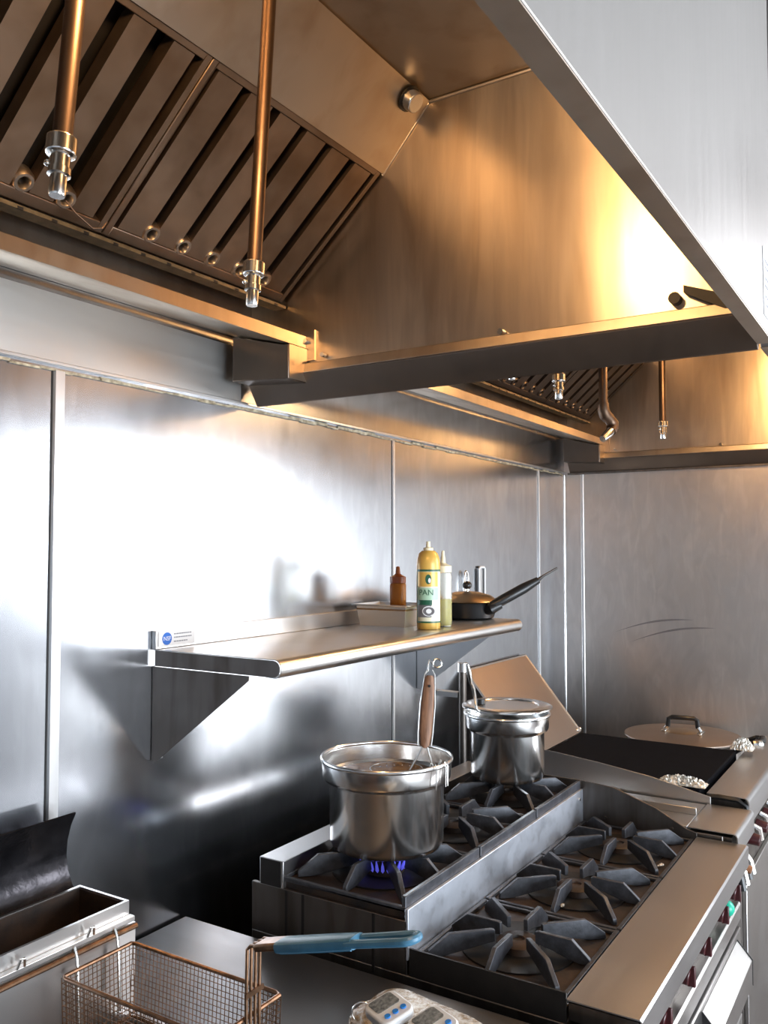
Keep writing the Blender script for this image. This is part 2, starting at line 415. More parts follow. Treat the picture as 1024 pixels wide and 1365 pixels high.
# plug and knocked-out hole on the near hood
n_ = Vector((0, -.745, -.667)).normalized()
p = Vector((1.405, .827, .872))
MB().cyl(p+n_*.002, p+n_*.022, .021, .019, 20).build('access_plug', M['chrome'], hood, bevel=.002)
MB().cyl(p+n_*.0005, p+n_*.003, .025, n=20).build('plug_gasket', M['black'], hood)
MB().cyl((HX1-.0205, .345, .418), (HX1-.0025, .345, .418), .010, n=14).build('knockout_hole', M['soot'], hood)
MB().prism([(.245, .405), (.33, .437), (.33, .425), (.26, .385)], HX1-.020, HX1-.004).build('corner_gap', M['soot'], hood)
MB().cyl((HX2-.003, .42, .60), (HX2-.006, .42, .60), .008, n=10).build('rivet', M['soot'], hood2)
for y, z in ((.40, .52), (.41, .45)): MB().cyl((HX2-.003, y, z), (HX2-.006, y, z), .008, n=10).build('rivet', M['soot'], hood2)
# paper label on the outside of the near hood
B(1.378, 1.46, YFR-.0012, YFR-.0002, .352, .455).build('paper_label', M['paper'], hood)
mb = MB()
for i, (z, w) in enumerate(((.435, .03), (.425, .022), (.408, .035), (.396, .026), (.38, .04), (.368, .03))):
    xx = 1.388
    while xx < 1.388+w+.02: mb.box(xx, xx+random.uniform(.003, .007), YFR-.0018, YFR-.0011, z, z+.004); xx += .009
mb.build('label_print', M['ink'], hood)

# baffle filters
SD = Vector((0, -.258, .229)).normalized(); ND = Vector((0, -.229, -.258)).normalized()
def make_filter(xc, wid, label, group, slot=.021, fm='filter', em='hood'):
    P0 = Vector((xc, 1.186, .543)); L = .345
    t = thing('baffle_filter', label, 'filter', P0, group)
    R_ = Matrix((( 1, SD.x, ND.x), (0, SD.y, ND.y), (0, SD.z, ND.z))).to_4x4()
    def T(x, s, n): return Matrix.Translation(P0 + Vector((x, 0, 0)) + SD*s + ND*n) @ R_
    w = wid
    fr = MB()
    fr.obox(T(-w/2+.006, L/2, -.02), .012, L, .045); fr.obox(T(w/2-.006, L/2, -.02), .012, L, .045)
    fr.obox(T(0, .010, -.02), w-.024, .020, .045); fr.obox(T(0, L-.006, -.02), w-.024, .012, .045)
    fr.build('filter_frame', M[fm], t, bevel=.0015)
    nb = 6; pitch = (w-.024)/nb
    MB().obox(T(0, L/2, -.046), w-.026, L-.034, .002).build('rear_plate', M['soot'], t)
    for i in range(nb):
        x = -w/2+.012+pitch*(i+.5)
        b = MB(); bw = pitch-slot
        b.obox(T(x, L/2+.004, 0), bw, L-.034, .0015)
        for s in (-1, 1): b.obox(T(x+s*(bw/2-.0008), L/2+.004, -.012), .0015, L-.034, .024)
        b.build('baffle', M[fm], t)
    for i in range(nb-1):
        x = -w/2+.012+pitch*(i+1)
        M4 = T(x, .034, -.012)
        MB().lathe([(.0085, .012), (.011, .0165), (.0155, .0165), (.019, .010), (.019, -.006), (.0085, -.006)], n=16, M=M4, closed=True).build('drain_eyelet', M[em], t)
    return t
g = 'baffle filters in the near hood'
f1 = make_filter(1.218, .488, 'rightmost greasy baffle filter of the near hood, beside the end panel and rear pipe', g)
f1b = make_filter(1.218-.49, .488, 'dark baffle filter of the near hood behind the left nozzle pipe', g, .034)
dup(f1b, (-.49, 0, 0), 'baffle filter of the near hood at the top left corner of the photo', g)
g = 'baffle filters in the farther hood'
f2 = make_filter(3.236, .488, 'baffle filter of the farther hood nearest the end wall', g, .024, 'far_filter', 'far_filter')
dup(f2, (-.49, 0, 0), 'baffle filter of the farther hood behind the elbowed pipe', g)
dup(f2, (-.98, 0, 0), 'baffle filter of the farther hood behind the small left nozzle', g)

# fire suppression pipes with nozzles
def pipe(tip, lean, label, r=.0105, ztop=.893, cap=True, group='suppression nozzle pipes'):
    tip = Vector(tip); d = Vector((lean, 0, 1)).normalized()
    top = tip + d*((ztop-tip.z)/d.z)
    t = thing('nozzle_pipe', label, 'pipe', tip, group)
    MB().cyl(tip+d*.055, top, r, n=16).build('pipe', M['pipe'], t)
    MB().lathe([(r+.002, .066), (r+.0055, .064), (r+.0055, .046), (r+.002, .044)], n=16, M=Matrix.Translation(tip) @ d.to_track_quat('Z','Y').to_matrix().to_4x4(), closed=False).build('coupling', M['chrome'], t, bevel=.001)
    nz = MB().lathe([(r*.75, 0), (r*.85, .002), (r*.85, .022), (r*1.15, .023), (r*1.15, .030), (r*1.0, .031), (r*1.0, .044)], n=18, M=Matrix.Translation(tip) @ d.to_track_quat('Z','Y').to_matrix().to_4x4()).build('nozzle', M['chrome'], t)
    MB().sphere(tip+d*.035+Vector((-.010, .008, 0)), .0035, 8, 6).build('cap_stud', M['chrome'], nz)
    return t
p1 = pipe((.567, .76, .369), .086, 'left suppression pipe in the near hood with a wire hook at its nozzle')
MB().tube([(.575, .756, .366), (.585, .752, .355), (.605, .75, .345), (.618, .75, .349), (.624, .75, .358)], .0009, 6).build('wire_hook', M['pipe'], p1)
p2 = pipe((.944, .82, .354), .074, 'long suppression pipe crossing the near hood in front of the filters')
p3 = pipe((2.124, .80, .392), .0, 'short pipe and nozzle just below the near hood end, left of the elbowed pipe', .012)
p4 = pipe((3.17, .80, .402), .0, 'thin straight pipe and nozzle in front of the farther hood end panel', .012)
p6 = pipe((1.86, .815, .400), .0, 'nozzle almost hidden behind the near hood edge, leftmost under the far hood', .010)
# elbowed pipe
t = thing('nozzle_pipe', 'suppression pipe with a double elbow and angled nozzle under the far hood', 'pipe', (2.44, .8, .32), 'suppression nozzle pipes')
MB().cyl((2.49, .80, .43), (2.49, .80, .8952), .0125, n=16).build('pipe', M['pipe'], t)
MB().tube([(2.49, .80, .435), (2.49, .80, .415), (2.497, .797, .40), (2.515, .79, .39), (2.527, .785, .378), (2.525, .785, .362), (2.515, .786, .353)], [.016, .0175, .018, .0165, .018, .0175, .015], 14).build('elbow', M['pipe'], t)
MB().tube([(2.52, .786, .358), (2.50, .79, .343), (2.47, .797, .326)], [.013, .0135, .010], 14).build('nozzle', M['chrome'], t)

# jar lamps inside the hoods (real fittings that give the warm light)
def lamp(x, y, z, label, power):
    t = thing('hood_lamp', label, 'lamp', (x, y, z), 'jar lamps in the hoods')
    MB().cyl((x, y, z+.055), (x, y, .8945), .055, .06, 24).build('lamp_base', M['hood'], t, bevel=.003)
    MB().lathe([(0, -.05), (.02, -.046), (.034, -.03), (.038, 0), (.036, .04), (.034, .055)], (x, y, z), 20).build('globe', M['globe'], t)
    mb = MB()
    for i in range(6):
        a = PI/3*i; c, s = math.cos(a), math.sin(a)
        mb.tube([(x+.045*c, y+.045*s, z+.06), (x+.046*c, y+.046*s, z), (x+.03*c, y+.03*s, z-.05), (x, y, z-.062)], .002, 6)
    mb.build('wire_guard', M['chrome'], t)
    l = bpy.data.lights.new('lamp_bulb', 'POINT'); l.energy = power; l.color = (1, .60, .27); l.shadow_soft_size = .05
    o = bpy.data.objects.new('lamp_bulb', l); COL.objects.link(o); o.parent = t; o.location = (0, 0, -.075)
LP = 21
lamp(.66, .58, .81, 'caged jar lamp on the roof of the near hood, out of the frame above', LP)
lamp(2.75, .48, .80, 'caged jar lamp on the roof of the farther hood', LP)

# ------------------------------------------------------------------ wall shelf
SX0, SX1, SZ = 1.205, 2.285, -.195
t = thing('wall_shelf', 'stainless wall shelf with rolled front edge on triangular brackets', 'shelf', ((SX0+SX1)/2, 1.15, SZ))
arc = [(.990 + .016*math.cos(a), SZ-.017+.017*math.sin(a)) for a in [PI/2 + PI*i/10 for i in range(11)]]
MB().strip([(1.296, SZ-.0005)] + arc + [(1.01, SZ-.033)], .0015, SX0+.002, SX1-.002).build('shelf_top', M['steel'], t)
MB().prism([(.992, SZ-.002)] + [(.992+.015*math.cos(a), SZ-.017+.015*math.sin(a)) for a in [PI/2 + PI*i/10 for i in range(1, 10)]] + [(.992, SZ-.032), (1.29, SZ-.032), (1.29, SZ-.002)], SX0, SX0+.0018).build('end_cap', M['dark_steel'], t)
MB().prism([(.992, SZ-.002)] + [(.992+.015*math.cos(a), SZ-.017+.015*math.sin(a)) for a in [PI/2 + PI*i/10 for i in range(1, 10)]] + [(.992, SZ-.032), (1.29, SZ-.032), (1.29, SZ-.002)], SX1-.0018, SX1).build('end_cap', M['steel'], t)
B(SX0, SX1, 1.288, 1.2985, SZ, SZ+.036).build('backsplash', M['steel'], t, bevel=.001)
for x in (SX0+.002, SX1-.035):
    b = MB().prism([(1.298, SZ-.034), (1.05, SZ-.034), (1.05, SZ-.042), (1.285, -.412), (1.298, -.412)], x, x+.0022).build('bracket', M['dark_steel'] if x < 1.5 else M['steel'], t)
    MB().prism([(1.2995, SZ-.034), (1.2965, SZ-.034), (1.2965, -.412), (1.2995, -.412)], x+.0022, x+.028).build('bracket_flange', M['steel'], b)
st = B(SX0+.006, SX0+.105, 1.2866, 1.2876, SZ+.004, SZ+.034).build('maker_sticker', M['paper'], t)
def text_mesh(s, size):
    c = bpy.data.curves.new('lettering', 'FONT'); c.body = s; c.size = size; c.align_x = 'CENTER'; c.align_y = 'CENTER'; c.resolution_u = 3
    o = bpy.data.objects.new('lettering', c); COL.objects.link(o)
    bpy.context.view_layer.update()
    me = o.evaluated_get(bpy.context.evaluated_depsgraph_get()).to_mesh()
    vs = [v.co.copy() for v in me.vertices]; fs = [tuple(p.vertices) for p in me.polygons]
    o.evaluated_get(bpy.context.evaluated_depsgraph_get()).to_mesh_clear()
    bpy.data.objects.remove(o); bpy.data.curves.remove(c)
    return vs, fs
ex, ez = SX0+.028, SZ+.019
MB().cyl((ex, 1.2866, ez), (ex, 1.2858, ez), .0125, n=28).build('round_emblem', M['emblem'], st)
vs, fs = text_mesh('NSF', .012)
MB().add([(ex+v.x, 1.2855, ez+v.y) for v in vs], fs).build('emblem_lettering', M['paper'], st)
mb = MB()
for z, w in ((SZ+.026, .045), (SZ+.019, .05), (SZ+.011, .035)):
    xx = SX0+.047
    while xx < SX0+.047+w: q = random.uniform(.003, .006); mb.box(xx, xx+q, 1.286, 1.2867, z, z+.0022); xx += q+.0018
mb.build('sticker_print', M['ink'], st)

# things on the shelf
zs = SZ+.0008
t = thing('steam_pan', 'small stainless steam table pan at the back of the shelf, left of the spray can', 'pan', (1.935, 1.185, zs))
def panbox(x0, x1, y0, y1, z0, h, tp, rim):
    mb = MB()
    b = [(x0+tp, y0+tp, z0), (x1-tp, y0+tp, z0), (x1-tp, y1-tp, z0), (x0+tp, y1-tp, z0)]
    u = [(x0, y0, z0+h), (x1, y0, z0+h), (x1, y1, z0+h), (x0, y1, z0+h)]
    mb.add(b+u, [(3,2,1,0), (0,1,5,4), (1,2,6,5), (2,3,7,6), (3,0,4,7)])
    o = [(x0-rim, y0-rim, z0+h), (x1+rim, y0-rim, z0+h), (x1+rim, y1+rim, z0+h), (x0-rim, y1+rim, z0+h)]
    o2 = [(p[0], p[1], p[2]-.004) for p in o]
    mb.add(u+o+o2, [(0,1,5,4), (1,2,6,5), (2,3,7,6), (3,0,4,7), (4,5,9,8), (5,6,10,9), (6,7,11,10), (7,4,8,11)])
    return mb
pb = panbox(1.875, 1.99, 1.115, 1.265, zs, .055, .008, .009).build('pan_body', M['steel'], t, ang=30)
so = pb.modifiers.new('sheet', 'SOLIDIFY'); so.thickness = .0012
t2 = B(1.876, 1.989, 1.116, 1.264, zs+.040, zs+.046).build('sauce_filling', M['broth'], None); tag(t2, 'brown sauce filling the small steam pan on the shelf', 'sauce', kind='stuff')

def bottle(cx, cy, z0, r, h, mb_body, mb_cap, label, neck, oil=None):
    t = thing('squeeze_bottle', label, 'bottle', (cx, cy, z0), 'squeeze bottles on the shelf')
    MB().lathe([(0, 0), (r*.92, 0), (r, .004), (r, h*.93), (r*.93, h*.985), (r*.8, h)], (cx, cy, z0), 32).build('bottle_body', mb_body, t)
    MB().lathe([(r*.98, 0), (r*.98, .016), (r*.55, .020), (r*.32, .024), (r*.24, .040), (r*.15, neck), (0, neck)], (cx, cy, z0+h), 28).build('nozzle_cap', mb_cap, t)
    return t
t = bottle(1.925, 1.168, zs+.0462, .0215, .063, M['amber'], M['amber_dark'], 'short amber squeeze bottle standing in the small steam pan', .043)
t = bottle(1.968, 1.058, zs, .0225, .138, M['clear'], M['cap'], 'tall clear squeeze bottle half full of yellow oil beside the spray can', .055)
MB().lathe([(0, .002), (.0195, .002), (.0208, .006), (.0208, .070), (0, .070)], (1.968, 1.058, zs), 28).build('oil_fill', M['oil'], t)

# spray can
cx, cy, r = 1.880, 1.052, .0295
t = thing('spray_can', 'yellow cooking spray can with a green and white label on the shelf', 'can', (cx, cy, zs))
MB().lathe([(0, 0), (r*.96, 0), (r, .003), (r, .160), (r*.97, .172), (r*.80, .186), (r*.55, .193), (0, .193)], (cx, cy, zs), 40).build('can_body', M['yellow'], t)
MB().lathe([(r*.40, .1925), (r*.42, .200), (r*.2, .202), (r*.17, .216), (0, .216)], (cx, cy, zs), 20).build('spray_nozzle', M['cap'], t)
va = math.atan2(-cy, -cx)         # the label faces the cook
def curved(z0, z1, a0, a1, rr, n=14):
    mb = MB(); vs = []
    for i in range(n+1):
        a = va + a0 + (a1-a0)*i/n
        for q in (rr, rr-.0006):
            for z in (z0, z1): vs.append((cx+q*math.cos(a), cy+q*math.sin(a), zs+z))
    fs = []
    for i in range(n):
        o = i*4; fs += [(o, o+4, o+5, o+1), (o+2, o+3, o+7, o+6), (o+1, o+5, o+7, o+3), (o, o+2, o+6, o+4)]
    fs += [(0, 1, 3, 2), (n*4, n*4+2, n*4+3, n*4+1)]
    return mb.add(vs, fs)
lb = curved(.018, .144, -1.15, 1.25, r+.0009).build('can_label', M['cream'], t)
curved(.142, .147, -1.15, 1.25, r+.0014).build('label_edge', M['dgreen'], lb)
curved(.016, .020, -1.15, 1.25, r+.0014).build('label_edge', M['dgreen'], lb)
curved(.018, .144, -1.15, -1.05, r+.0014).build('label_edge', M['dgreen'], lb)
curved(.105, .141, -1.0, .85, r+.0014).build('label_band', M['yellow'], lb)
curved(.072, .102, -1.0, .9, r+.0014).build('label_band', M['lgreen'], lb)
curved(.060, .072, -1.0, .3, r+.0014).build('label_band', M['dgreen'], lb)
curved(.030, .060, -1.0, .25, r+.0013).build('label_picture', M['greyink'], lb)
def wrap(vs, fs, zc, rr):
    return MB().add([(cx+rr*math.cos(va+v.x/rr), cy+rr*math.sin(va+v.x/rr), zs+zc+v.y) for v in vs], fs)
# as seen from the cook +angle runs towards the right
vs, fs = text_mesh('PAN', .020)
wrap([Vector((v.x-.006, v.y, 0)) for v in vs], fs, .090, r+.0020).build('label_lettering', M['dgreen'], lb)
oval = [Vector((.0075*math.cos(a), .012*math.sin(a), 0)) for a in [2*PI*i/24 for i in range(24)]]
wrap(oval, [tuple(range(24))], .123, r+.0021).build('label_emblem', M['dgreen'], lb)
oval = [Vector((.0035*math.cos(a)+.003, .006*math.sin(a)-.003, 0)) for a in [2*PI*i/24 for i in range(24)]]
wrap(oval, [tuple(range(24))], .123, r+.0025).build('label_emblem', M['paper'], lb)
for sx, sy, mt, rr in ((.017, .0125, 'paper', .0021), (.0145, .010, 'greyink', .0025), (.007, .006, 'paper', .0029)):
    oval = [Vector((sx*math.cos(a)+.001, sy*math.sin(a), 0)) for a in [2*PI*i/28 for i in range(28)]]
    wrap(oval, [tuple(range(28))], .045, r+rr).build('label_picture', M[mt], lb)

# frying pan with lid, handle pointing up to the right
fx, fy, fr_ = 2.225, 1.118, .088
t = thing('frying_pan', 'black frying pan with tinted lid and long upturned handle at the shelf end', 'pan', (fx, fy, zs))
MB().lathe([(0, 0), (fr_*.78, 0), (fr_*.87, .005), (fr_*.99, .043), (fr_*1.01, .046), (fr_*.985, .0465), (fr_*.85, .010), (0, .006)], (fx, fy, zs), 40).build('pan_body', M['black'], t)
e = Vector((2.19, 1.025, zs+.033))
MB().tube([(2.203, 1.05, zs+.026), (2.197, 1.035, zs+.030), e, (2.205, 1.005, zs+.044)], [.012, .016, .016, .012], 12).build('handle_bracket', M['black'], t)
hd = MB().tube([(2.19, 1.028, zs+.040), (2.205, 1.003, zs+.054), (2.25, .955, zs+.088), (2.283, .926, zs+.110)], [.011, .015, .015, .010], 12).build('handle', M['black'], t)
MB().tube([(2.278, .93, zs+.106), (2.30, .918, zs+.121), (2.362, .90, zs+.143)], [.007, .004, .003], 8).build('handle_tang', M['black'], hd)
lid = MB().lathe([(fr_*.99, .0472), (fr_*1.01, .049), (fr_*.97, .053), (fr_*.76, .066), (fr_*.4, .075), (0, .078), (0, .076), (fr_*.4, .073), (fr_*.76, .064), (fr_*.97, .0505)], (fx, fy, zs), 40).build('lid', M['lid_brass'], t); lid['label'] = 'domed brown-tinted lid with a black knob'
MB().sphere((fx, fy, zs+.094), .014, 14, 10, (1, 1, .85)).build('knob', M['black'], lid)
MB().cyl((fx, fy, zs+.077), (fx, fy, zs+.086), .006, n=10).build('knob_stem', M['chrome'], lid)
# wire ring and plate hung on the wall behind
t = thing('wall_hook', 'steel wire loop on the wall behind the black lid knob above the shelf', 'hook', (2.555, 1.29, -.12))
MB().tube([(2.547, 1.289, -.14), (2.546, 1.289, -.09), (2.550, 1.289, -.075), (2.558, 1.289, -.069), (2.566, 1.289, -.075), (2.570, 1.289, -.09), (2.569, 1.289, -.14)], .0038, 8).build('loop', M['wire'], t)
B(2.540, 2.576, 1.285, 1.2995, -.15, -.135).build('hook_plate', M['steel'], t, bevel=.002)
t = thing('wall_bracket', 'bright narrow steel bracket on the wall above the frying pan handle', 'bracket', (2.70, 1.296, -.14))
mb = MB().tube([(2.662, 1.292, -.20), (2.662, 1.292, -.065), (2.668, 1.292, -.058), (2.70, 1.292, -.058), (2.706, 1.292, -.065), (2.706, 1.292, -.20)], .0045, 8)
mb.build('bracket_frame', M['white'], t)
B(2.662, 2.706, 1.2955, 1.299, -.20, -.06).build('bracket_plate', M['steel'], t)

# ------------------------------------------------------------------ range
RX0, RX1 = 1.336, 2.250
t = thing('range', 'six burner gas range with stepped-up rear row and steel front ledge', 'stove', ((RX0+RX1)/2, .75, ZF))
rg = t
B(RX0, RX1, .42, 1.15, ZF+.15, -.748).build('range_body', M['dark_steel'], t, bevel=.002)
B(RX0, RX0+.008, .793, 1.15, -.748, -.655).build('side_panel', M['dark_steel'], t, bevel=.001)
for y in (.86, 1.02, 1.06): B(RX0-.0008, RX0, y, y+.006, -.76, -.656).build('panel_seam', M['soot'], t)
B(RX0+.001, RX1-.001, .500, .789, -.7475, -.7225).build('front_pan', M['pan_rust'], t)
B(RX0, RX0+.004, .50, .788, -.7475, -.700).build('pan_side', M['soot'], t)
B(RX0+.010, RX1-.001, .800, 1.072, -.72, -.640).build('rear_pan', M['pan_rust'], t)
B(RX0, RX1, .790, .797, -.722, -.634).build('riser_panel', M['riser'], t, bevel=.001)
MB().prism([(1.072, -.604), (1.131, -.604), (1.131, -.70), (1.125, -.70), (1.125, -.610), (1.078, -.610), (1.078, -.66), (1.072, -.66)], RX0+.001, RX1).build('back_guard', M['steel'], t, bevel=.001)
B(RX0, RX0+.003, 1.078, 1.128, -.655, -.606).build('guard_end', M['soot'], t)
# front ledge, folded down at the nose
MB().strip([(.4995, -.716), (.4995, -.709), (.384, -.709), (.380, -.712), (.380, -.756), (.386, -.762)], .0025, RX0, RX1).build('front_ledge', M['ledge'], t, bevel=.0006)
B(RX0+.003, RX1-.003, .386, .497, -.742, -.715).build('ledge_core', M['dark_steel'], t)
cpanel = B(RX0, RX1, .432, .44, -.845, -.7485).build('control_panel', M['iron'], t)
for i, x in enumerate((1.545, 1.720, 1.865, 2.045, 2.190)):
    kb = MB().cyl((x, .4315, -.80), (x, .398, -.806), .019, .016, 16).build('control_knob', M['knob'], t, bevel=.002)
    B(x-.004, x+.004, .388, .404, -.823, -.785).build('knob_grip', M['knob'], kb, bevel=.002)
B(1.405, 1.445, .395, .431, -.82, -.79).build('control_knob', M['knob'], t, bevel=.004)
MB().sphere((2.105, .405, -.812), .018, 14, 10).build('indicator_cap', M['green'], t)
for x in (1.79, 1.955): B(x-.012, x+.012, .426, .4315, -.81, -.765).build('valve_tag', M['cream'], t)
MB().prism([(.432, -.845), (.404, -.845), (.400, -.85), (.400, -.885), (.42, -.885), (.42, -.86), (.432, -.86)], RX0, RX1).build('front_rail', M['steel'], t, bevel=.001)
for zt, zb_ in ((-.892, -1.085), (-1.092, -1.36)):
    dr = B(RX0+.03, RX1-.03, .395, .4195, zb_, zt).build('oven_door', M['steel'], t, bevel=.003)
    MB().prism([(.3945, zt-.012), (.362, zt-.050), (.362, zt-.105), (.366, zt-.105), (.366, zt-.052), (.3945, zt-.020)], 1.80, 2.165).build('door_handle', M['steel'], dr, bevel=.001)
    for x in (1.797, 2.1655): MB().prism([(.3945, zt-.010), (.361, zt-.048), (.361, zt-.106), (.3945, zt-.075)], x, x+.0025).build('handle_bracket', M['black'], dr)
B(RX0+.03, RX1-.03, .395, .4195, ZF+.16, -1.368).build('kick_panel', M['steel'], t, bevel=.003)
for x in (RX0+.05, RX1-.05):
    for y in (.47, 1.1): MB().cyl((x, y, ZF), (x, y, ZF+.152), .022, .028, 14).build('foot', M['steel'], t)
# sloped right-hand splash
MB().prism([(.50, -.722), (.797, -.722), (.797, -.612), (.705, -.620), (.60, -.655), (.525, -.694), (.50, -.70)], RX1+.001, RX1+.006).build('side_splash', M['dark_steel'], t, bevel=.0006)
B(RX1+.001, RX1+.006, .797, 1.13, -.722, -.612).build('side_splash', M['dark_steel'], t, bevel=.0006)
for y, z in ((.775, -.655),): MB().cyl((RX1-.03, y+.017, z), (RX1-.03, y+.012, z), .004, n=8).build('screw', M['chrome'], t)
for y in (.56, .73): MB().cyl((RX1+.001, y, -.70), (RX1-.002, y, -.70), .004, n=8).build('screw', M['chrome'], t)
for row, (yc, z) in enumerate(((.647, -.7225), (.935, -.640))):
    for i in range(3):
        xc = RX0+.1525+.305*i
        bw = MB().lathe([(.105, .0), (.105, .003), (.09, .0015), (.06, .0008), (0, .0008)], (xc, yc, z+.0002), 32).build('drip_bowl', M['soot'], t)
        MB().lathe([(.040, .0), (.040, .012), (.034, .015), (.012, .016), (.011, .012), (0, .012)], (xc, yc, z+.001), 24).build('burner_head', M['pan_rust'], t)

def make_grate(xc, yc, zb, ht, rail, label, group):
    g_ = thing('burner_grate', label, 'grate', (xc, yc, zb), group)
    fr = MB()
    hx, hy = .149, .141
    fr.box(xc-hx, xc+hx, yc-hy, yc-hy+.009, zb, zb+rail); fr.box(xc-hx, xc+hx, yc+hy-.009, yc+hy, zb, zb+.008)
    fr.box(xc-hx, xc-hx+.008, yc-hy, yc+hy, zb, zb+.007); fr.box(xc+hx-.008, xc+hx, yc-hy, yc+hy, zb, zb+.007)
    fr.build('frame', M['iron'], g_, bevel=.0015)
    for i in range(8):
        a = PI/4*i
        R_ = .136 if i % 2 == 0 else .172
        ri = .034 if i % 2 == 0 else .046
        ro = R_-.034 if i % 2 == 0 else R_-.040
        prof = [(ri, ht*.42), (ri, ht*.96), (ri+.006, ht), (ro, ht), (R_-.002, ht*.30), (R_, ht*.12), (R_, 0), (R_-.03, 0), (ri+.03, ht*.30)]
        d = Vector((math.cos(a), math.sin(a), 0)); n = Vector((-d.y, d.x, 0))*.0042; c = Vector((xc, yc, zb+.0005))
        vs = [c + d*r + n + Vector((0, 0, z)) for r, z in prof] + [c + d*r - n + Vector((0, 0, z)) for r, z in prof]
        m = len(prof)
        MB().add(vs, [tuple(range(m)), tuple(range(2*m-1, m-1, -1))] + [(j, m+j, m+(j+1) % m, (j+1) % m) for j in range(m)]).build('prong', M['iron'], g_, bevel=.001)
    return g_
XB = [RX0+.1525+.305*i for i in range(3)]
g = 'front row cast iron burner grates'
gf = make_grate(XB[0], .647, -.7222, .038, .008, 'front row burner grate nearest the camera, beside the blue basket grip', g)
dup(gf, (.305, 0, 0), 'middle burner grate of the empty front row', g)
dup(gf, (.61, 0, 0), 'front row burner grate at the far end, next to the sloped splash', g)
g = 'rear row cast iron burner grates'
gr = make_grate(XB[0], .938, -.6396, .041, .026, 'rear burner grate under the large open pot', g)
dup(gr, (.305, 0, 0), 'rear burner grate in the open between the two pots', g)
dup(gr, (.61, 0, 0), 'rear burner grate under the smaller lidded pot', g)
# flame ring under the big pot
mb = MB()
for i in range(26):
    a = 2*PI*i/26; x = XB[0]+.043*math.cos(a); y = .935+.043*math.sin(a)
    d = Vector((.010*math.cos(a), .010*math.sin(a), .026+.006*random.random()))
    p = Vector((x, y, -.631))
    mb.lathe([(0, 0), (.0035, .006), (.0028, .016), (0, d.length)], n=7, M=Matrix.Translation(p) @ d.to_track_quat('Z', 'Y').to_matrix().to_4x4())
tag(mb.build('gas_flame', M['flame']), 'blue gas flame ring burning under the large open pot', 'flame')
# little crumbs on the front pan
for i, (x, y) in enumerate(((2.02, .535), (1.70, .645))):
    mb = MB()
    for j in range(4): mb.sphere((x+random.uniform(-.012, .012), y+random.uniform(-.008, .008), -.716), random.uniform(.003, .006), 8, 6, (1.4, .8, .6))
    tag(mb.build('food_crumb', M['card']), ['pale food crumbs beside the front ledge near the far front burner', 'crumbs lying by the middle front burner head'][i], 'crumb', kind='stuff')

# ------------------------------------------------------------------ pots on the rear row
ZG = -.5975
def inset_pot(cx, cy, R, rb, zr, label, name='inset_pot'):
    h = zr-ZG
    t = thing(name, label, 'pot', (cx, cy, ZG))
    prof = [(0, 0), (rb-.012, 0), (rb-.004, .004), (rb, .013), (rb*1.012, h-.052), (rb*1.02, h-.050), (R-.006, h-.046), (R-.003, h-.040), (R-.001, h-.010)]
    inn = [(R-.004, h-.010), (R-.006, h-.04), (rb*1.0, h-.048), (rb-.003, .014), (rb-.014, .004), (0, .004)]
    MB().lathe(prof+inn, (cx, cy, ZG), 72).build('pot_body', M['pot'], t, ang=50)
    MB().lathe([(R+.0035*math.cos(a)-.001, h-.006+.0045*math.sin(a)) for a in [2*PI*i/10 for i in range(10)]], (cx, cy, ZG), 72, closed=True).build('rolled_rim', M['pot'], t)
    return t
    return t
P1 = (1.516, .947)
inset_pot(*P1, .134, .1155, -.4165, 'large open stainless pot on the lit rear burner, holding a wood-handled skimmer')
tag(MB().lathe([(0, 0), (.1105, 0), (.1105, .004), (0, .005)], (*P1, -.462), 48).build('broth', M['broth']), 'brown broth inside the large open pot', 'soup', kind='stuff')
# skimmer: wire spider with a wooden handle
t = thing('skimmer', 'wire skimmer with worn wooden handle standing in the large open pot', 'skimmer', (1.57, .89, -.45))
A = Vector((1.571, .889, -.408)); Bv = Vector((1.594, .889, -.262)); ax = (Bv-A).normalized()
sv = Vector((.53, -.846, .0)).normalized(); sv = (sv-ax*sv.dot(ax)).normalized(); dv = ax.cross(sv)
vs = []; L_ = (Bv-A).length
for q, w in ((0, .005), (.006, .010), (.03, .0125), (L_*.5, .0135), (L_-.02, .0125), (L_-.006, .010), (L_, .006)):
    for a in range(10):
        an = 2*PI*a/10; vs.append(A + ax*q + sv*w*math.cos(an) + dv*.007*math.sin(an))
fs = [(i*10+j, i*10+(j+1) % 10, (i+1)*10+(j+1) % 10, (i+1)*10+j) for i in range(6) for j in range(10)] + [tuple(range(9, -1, -1)), tuple(range(60, 70))]
hw = MB().add(vs, fs).build('wooden_handle', M['wood'], t)
MB().cyl(Bv-ax*.022-dv*.009, Bv-ax*.022+dv*.009, .003, n=10).build('hang_hole', M['soot'], hw)
for s in (-1, 1):
    MB().tube([A+sv*.013*s+ax*.004, A+sv*.0145*s+ax*.03, A+sv*.0150*s+ax*L_*.6, A+sv*.010*s+ax*(L_+.002), A+sv*.004*s+ax*(L_+.012)], .0018, 8).build('side_wire', M['wire'], t)
lp = [Bv+ax*.008-sv*.004, Bv+ax*.022-sv*.005, Bv+ax*.031-sv*.003, Bv+ax*.026+sv*.003, Bv+ax*.017+sv*.006]
for i in range(13):
    a = -PI*.75 + 2*PI*i/13*1.0; lp.append(Bv+ax*.026+sv*.014 + (sv*math.cos(a)+ax*math.sin(a))*.009)
MB().tube(lp, .0019, 8).build('hanging_hook', M['wire'], t)
mb = MB()
for s in (-1, 1): mb.tube([A+sv*.005*s+ax*.002, A-ax*.012+sv*.010*s, A-ax*.05+sv*.028*s, A-ax*.075+sv*.035*s-dv*.01], .0022, 8)
mb.build('fork_wire', M['wire'], t)
mb = MB()
rc = Vector((P1[0], P1[1], 0))
